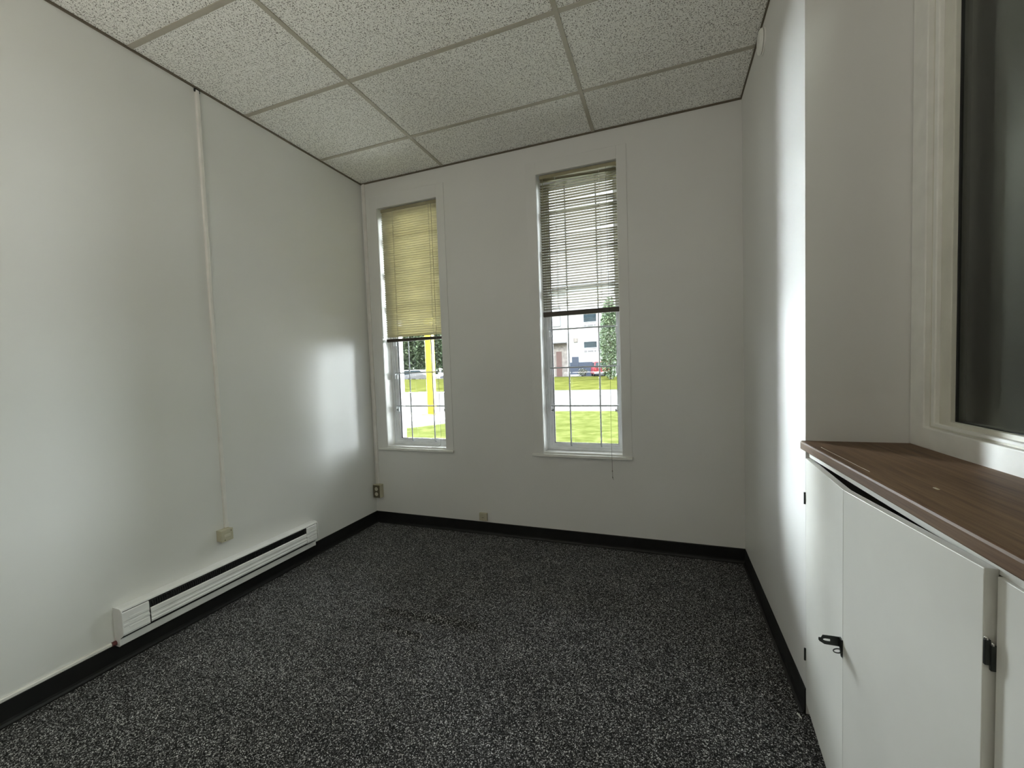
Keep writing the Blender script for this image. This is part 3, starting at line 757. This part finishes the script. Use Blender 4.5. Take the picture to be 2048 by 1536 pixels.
# ---------------------------------------------------------------- outside: ground
GZ = -0.5
mb = MB(); pts = [(-40, TH), (-40, -4), (-12, 5.2), (-5.0, 8.8), (-1.9, 13.6), (9, 14.3), (30, 14.6), (30, TH)]
pts = [(-14, 5.0), (-14, 5.6), (-5.4, 8.5), (-4.2, 10.5), (-1.9, 13.7), (9, 14.2), (30, 14.6), (30, 5.0)]
v = [mb.bm.verts.new((x, y, GZ + 0.02)) for x, y in pts]; mb.bm.faces.new(v)
tag(mb.build('ground_lawn', 'grassn'), 'bright green lawn just outside the windows', None, None, 'structure')
mb = MB(); mb.box(-90, 60, TH, 28.8, GZ - 0.3, GZ); tag(mb.build('ground_pavement', 'asphalt'), None, None, None, 'structure')
mb = MB()
g = {}
for i in range(31):
    for j in range(9):
        x = -90 + i * 5; y = 28.8 + j * 2.1; f = j / 8
        g[i, j] = mb.bm.verts.new((x, y, GZ + (0.60 + (-x) * 0.009) * (f ** 0.8) * (1 if j else 0) + (0.03 if j == 0 else 0)))
for i in range(30):
    for j in range(8): mb.bm.faces.new((g[i, j], g[i + 1, j], g[i + 1, j + 1], g[i, j + 1]))
tag(mb.build('ground_bank', 'grassf', smooth=True), None, None, None, 'structure')
mb = MB(); mb.box(-90, 60, 45.5, 90, GZ - 0.3, GZ + 0.62); tag(mb.build('ground_terrace', 'asphalt'), None, None, None, 'structure')
mb = MB(); mb.box(-40, 3.4, -30, REAR_Y - 0.15, GZ - 0.3, GZ); mb.box(3.4, 40, -30, REAR_Y - 0.15, GZ - 0.3, GZ); tag(mb.build('ground_rear', 'rear_bounce'), None, None, None, 'structure')
TZ = GZ + 0.62

mb = MB(); mb.box(-12, 14, TH, 5.0, GZ, GZ + 0.03); tag(mb.build('ground_bounce_strip', 'bounce'), None, None, None, 'structure')  # pale strip added out of view to bounce daylight up to the ceiling

# yellow sign post on a concrete footing
t = thing('sign_post', 'thick yellow post standing outside the window nearest the left corner', 'post', (-7.0, 12.45, GZ))
mb = MB(); mb.rbox(-7.15, -6.85, 12.30, 12.60, GZ + 0.013, 5.6, 0.02, 2); mb.build('post', 'yellow', t)
mb = MB(); mb.rbox(-7.36, -6.64, 12.10, 12.80, GZ + 0.013, GZ + 0.04, 0.01, 1); mb.build('base_plate', 'yellow', t)
mb = MB(); mb.rbox(-8.2, -5.8, 12.35, 12.55, 5.6, 7.2, 0.02, 1); mb.build('sign_panel', 'yellow', t)
mb = MB(); mb.rbox(-8.6, -5.4, 10.2, 12.95, GZ - 0.02, GZ + 0.012, 0.01, 1)
tag(mb.build('concrete_pad', 'concrete'), 'rough concrete pad around the foot of the yellow post', 'pavement slab')

# foliage
def leaves(m, c, rad, count, size, rnd, hollow=0.55, taper=None):
    for _ in range(count):
        while True:
            p = Vector((rnd.uniform(-1, 1), rnd.uniform(-1, 1), rnd.uniform(-1, 1)))
            if hollow < p.length < 1: break
        if taper is not None:
            f = (p.z + 1) / 2; k = taper(f); p.x *= k; p.y *= k
        q = Vector((c[0] + p.x * rad[0], c[1] + p.y * rad[1], c[2] + p.z * rad[2]))
        R = Euler((rnd.uniform(-1, 1), rnd.uniform(-1, 1), rnd.uniform(0, 6.3))).to_matrix()
        s = size * rnd.uniform(0.6, 1.4)
        vs = [m.bm.verts.new(q + R @ Vector(a)) for a in ((-s, 0, 0), (0, -s * .5, s * .1), (s, 0, 0), (0, s * .5, s * .1))]
        m.bm.faces.new(vs)
def tree(name, lab, x, y, z, h, r, mat, seed, trunk=0.25, group=None, leafs=2600, size=0.22, cone=False, cat='tree'):
    t = thing(name, lab, cat, (x, y, z), group); rnd = random.Random(seed)
    m = MB(); m.tube([(x, y, z), (x + 0.05, y, z + h * 0.35), (x, y, z + h * 0.7)], [trunk, trunk * 0.7, trunk * 0.3], 8)
    if not cone:
        for k in range(5):
            a = k * 1.26 + seed; m.tube([(x, y, z + h * (0.3 + 0.06 * k)), (x + math.cos(a) * r * 0.55, y + math.sin(a) * r * 0.55, z + h * (0.5 + 0.06 * k))], [trunk * 0.4, trunk * 0.15], 6)
    m.build('trunk', 'bark', t, smooth=True)
    m = MB()
    if cone:
        leaves(m, (x, y, z + h * 0.52), (r, r, h * 0.5), leafs, size, rnd, 0.35, lambda f: 1.05 - 0.35 * f)
    else:
        for k in range(9):
            a = rnd.uniform(0, 6.3); q = rnd.uniform(0, 0.4) * r
            leaves(m, (x + math.cos(a) * q, y + math.sin(a) * q, z + h * (0.20 + 0.62 * k / 8)), (r * 0.66, r * 0.66, h * 0.18), leafs // 9, size, rnd, 0.3)
    m.build('crown', mat, t)
    return t
tree('cedar_tree', 'tall narrow cedar standing on the grass bank beside the red car', -2.75, 40.0, GZ + 0.15, 8.6, 1.25, 'leafA', 3, 0.15, leafs=6500, size=0.12, cone=True)
for i, (x, y, h, lab) in enumerate([(-34.6, 51.0, 15.0, 'dense green tree farthest left in the front row behind the silver car'),
                                 (-36.7, 57.5, 16.0, 'tall green tree in the back row, farthest left beyond the silver car'),
                                 (-30.4, 51.0, 15.0, 'dense green tree right behind the silver car, left of the yellow post'),
                                 (-31.9, 57.5, 16.0, 'tall green tree in the back row, filling the gap left of the yellow post'),
                                 (-26.0, 51.0, 15.0, 'dense green tree just right of the yellow post, behind the grey car')]):
    tree('leafy_tree', lab, x, y, TZ, h, 2.0, 'leafB', 20 + i, 0.2, 'trees behind the parked cars', 9000, 0.34)
tree('shrub', 'pale low shrub beside the blue door, near the red car', -6.75, 46.4, TZ, 1.0, 0.75, 'leafC', 51, 0.03, None, 500, 0.10, cat='shrub')

# building across the road
BY = 50.0
b = thing('building', 'pale two storey building across the road with wide dark windows', 'building', (-8, BY, TZ))
mb = MB(); mb.box(-9.45, 6.0, BY, BY + 10, TZ, 11.5); mb.build('white_wall', 'white_siding', b)
mb = MB(); mb.box(-16.0, -9.45, BY + 0.4, BY + 10, TZ, 11.5); mb.build('side_wall', 'white_siding', b)
mb = MB(); mb.box(-16.0, -9.45, BY + 0.15, BY + 0.4, TZ, 4.45); mb.build('stone_base', 'stone', b)
mb = MB(); mb.rbox(-15.0, -9.5, BY - 0.4, BY + 0.15, 4.45, 4.62, 0.02, 1); mb.build('canopy', 'greytrim', b)
mb = MB(); mb.rbox(-10.95, -10.22, BY + 0.08, BY + 0.16, TZ, 3.40, 0.01, 1); mb.build('door', 'reddoor', b)
mb = MB(); mb.rbox(-8.83, -7.97, BY - 0.12, BY + 0.02, TZ, 2.62, 0.01, 1); d = mb.build('door', 'blue', b)
mb = MB(); mb.rbox(-9.30, -5.2, BY - 0.06, BY + 0.02, TZ, 1.90, 0.01, 1); mb.build('blue_base_band', 'blue', b)
mb = MB(); mb.rbox(-9.0, -7.7, BY - 0.5, BY, TZ, TZ + 0.22, 0.01, 1); mb.build('door_step', 'white_siding', b)
def hwin(x0, x1, z0, z1, vents=True):
    m = MB(); m.frame(x0 - 0.07, x1 + 0.07, z0 - 0.07, z1 + 0.07, 0.07, 0.07, 0.07, 0.07, BY - 0.05, BY + 0.02); f = m.build('window_frame', 'white_siding', b)
    m = MB(); m.box(x0, x1, BY - 0.02, BY + 0.01, z0, z1); m.build('pane', 'hglass', f)
for (x0, x1, z0, z1) in ((-7.22, -5.60, 3.72, 4.48), (-7.20, -5.60, 7.0, 8.1), (-3.8, -2.2, 3.72, 4.48), (-3.8, -2.2, 7.0, 8.1)):
    hwin(x0, x1, z0, z1)
    for (a, c) in ((0.0, 0.36), (0.48, 1.18), (1.30, 1.52)):
        m = MB(); m.box(x0 + a, x0 + c, BY - 0.03, BY + 0.01, z0 - 0.55, z0 - 0.33); m.build('vent_grille', 'greytrim', b)
m = MB(); m.rbox(-8.57, -8.00, BY - 0.08, BY + 0.01, 4.50, 5.05, 0.02, 1); m.build('wall_lamp_box', 'stone', b)
m = MB(); m.frame(-11.6, -10.3, 6.7, 9.2, 0.07, 0.07, 0.07, 0.07, BY + 0.33, BY + 0.42); m.build('window_frame', 'greytrim', b)
mb = MB(); mb.box(-16.2, 6.2, BY - 0.3, BY + 10.3, 11.5, 11.8); mb.build('roof', 'greytrim', b)

# cars
def car(lab, x, y, z, L, Wd, Ht, mat, rz, van=False, name='car', cat='car'):
    t = thing(name, lab, cat, (x, y, z), None, rz)
    gc = 0.28; belt = Ht * 0.55
    if van: side = [(-L/2, gc), (-L/2, belt), (-L/2 + 0.25, Ht), (L*0.16, Ht), (L*0.30, belt + 0.05), (L/2 - 0.1, belt - 0.15), (L/2, gc + 0.1), (L/2, gc)]
    else: side = [(-L/2, gc), (-L/2, belt), (-L/2 + 0.45, belt + 0.05), (-L*0.28, Ht), (L*0.12, Ht), (L*0.27, belt + 0.02), (L/2 - 0.1, belt - 0.2), (L/2, gc + 0.1), (L/2, gc)]
    m = MB(); m.prism(side, 1, -Wd/2, Wd/2)
    for v in m.bm.verts:
        if v.co.z > belt + 0.1: v.co.y *= 0.82
    body = m.build('body', mat, t, local=True, bevel=0.06)
    top = [p for p in side if p[1] > belt]
    gx0, gx1 = (-L/2 + 0.35, L*0.24) if van else (-L*0.30, L*0.22)
    for s in (-1, 1):
        m = MB(); m.prism([(gx0, belt + 0.05), (gx0 + 0.15, Ht - 0.12), (gx1 - 0.45, Ht - 0.12), (gx1, belt + 0.05)], 1, s * Wd/2 * 0.90, s * Wd/2 * 0.94 if s > 0 else s * Wd/2 * 0.94)
        m.build('side_window', 'hglass', body, local=True)
    m = MB()
    P = [(-L/2 - 0.02, -Wd*0.40, belt + 0.08), (-L/2 - 0.02, Wd*0.40, belt + 0.08), (-L/2 + 0.19, Wd*0.35, Ht - 0.12), (-L/2 + 0.19, -Wd*0.35, Ht - 0.12)] if van else \
        [(-L/2 + 0.50, -Wd*0.38, belt + 0.10), (-L/2 + 0.50, Wd*0.38, belt + 0.10), (-L*0.29, Wd*0.35, Ht - 0.08), (-L*0.29, -Wd*0.35, Ht - 0.08)]
    vs = [m.bm.verts.new(p) for p in P] + [m.bm.verts.new((p[0] + 0.04, p[1], p[2])) for p in P]
    for f in ((0,1,2,3),(4,5,6,7),(0,1,5,4),(1,2,6,5),(2,3,7,6),(3,0,4,7)): m.bm.faces.new([vs[i] for i in f])
    m.build('rear_window', 'hglass', body, local=True)
    for s in (-1, 1):
        m = MB(); m.rbox(-L/2 - 0.03, -L/2 + 0.05, s*Wd*0.43 - 0.09, s*Wd*0.43 + 0.09, belt - 0.25, belt + 0.05, 0.02, 1); m.build('tail_lamp', 'taillamp', body, local=True)
    m = MB(); m.rbox(-L/2 - 0.08, -L/2 + 0.1, -Wd*0.47, Wd*0.47, gc, gc + 0.22, 0.03, 1); m.build('bumper', 'greytrim', body, local=True)
    for wx in (-L*0.31, L*0.31):
        for s in (-1, 1):
            Mx = Matrix.Translation((wx, s*(Wd/2 - 0.12), 0.33)) @ Matrix.Rotation(PI/2, 4, 'X')
            m = MB(); m.lathe([(0.30, -0.11), (0.33, -0.08), (0.33, 0.08), (0.30, 0.11)], 20, Mx); wl = m.build('wheel', 'rubber', t, local=True, smooth=True)
            m = MB(); m.lathe([(0.19, -0.115), (0.19, 0.115)], 14, Mx); m.build('hub', 'silver', wl, local=True)
    return t
car('red car parked at the top of the grass bank in front of the white building', -4.95, 47.6, TZ, 4.4, 1.85, 1.75, 'red', PI/2 + 0.25, van=True)
car('silver car parked left of the yellow post', -30.2, 47.2, TZ, 4.6, 1.85, 1.55, 'silver', 0.0, van=True)
car('grey car parked just right of the yellow post', -24.2, 47.4, TZ, 4.5, 1.85, 1.45, 'grey', PI, van=False)
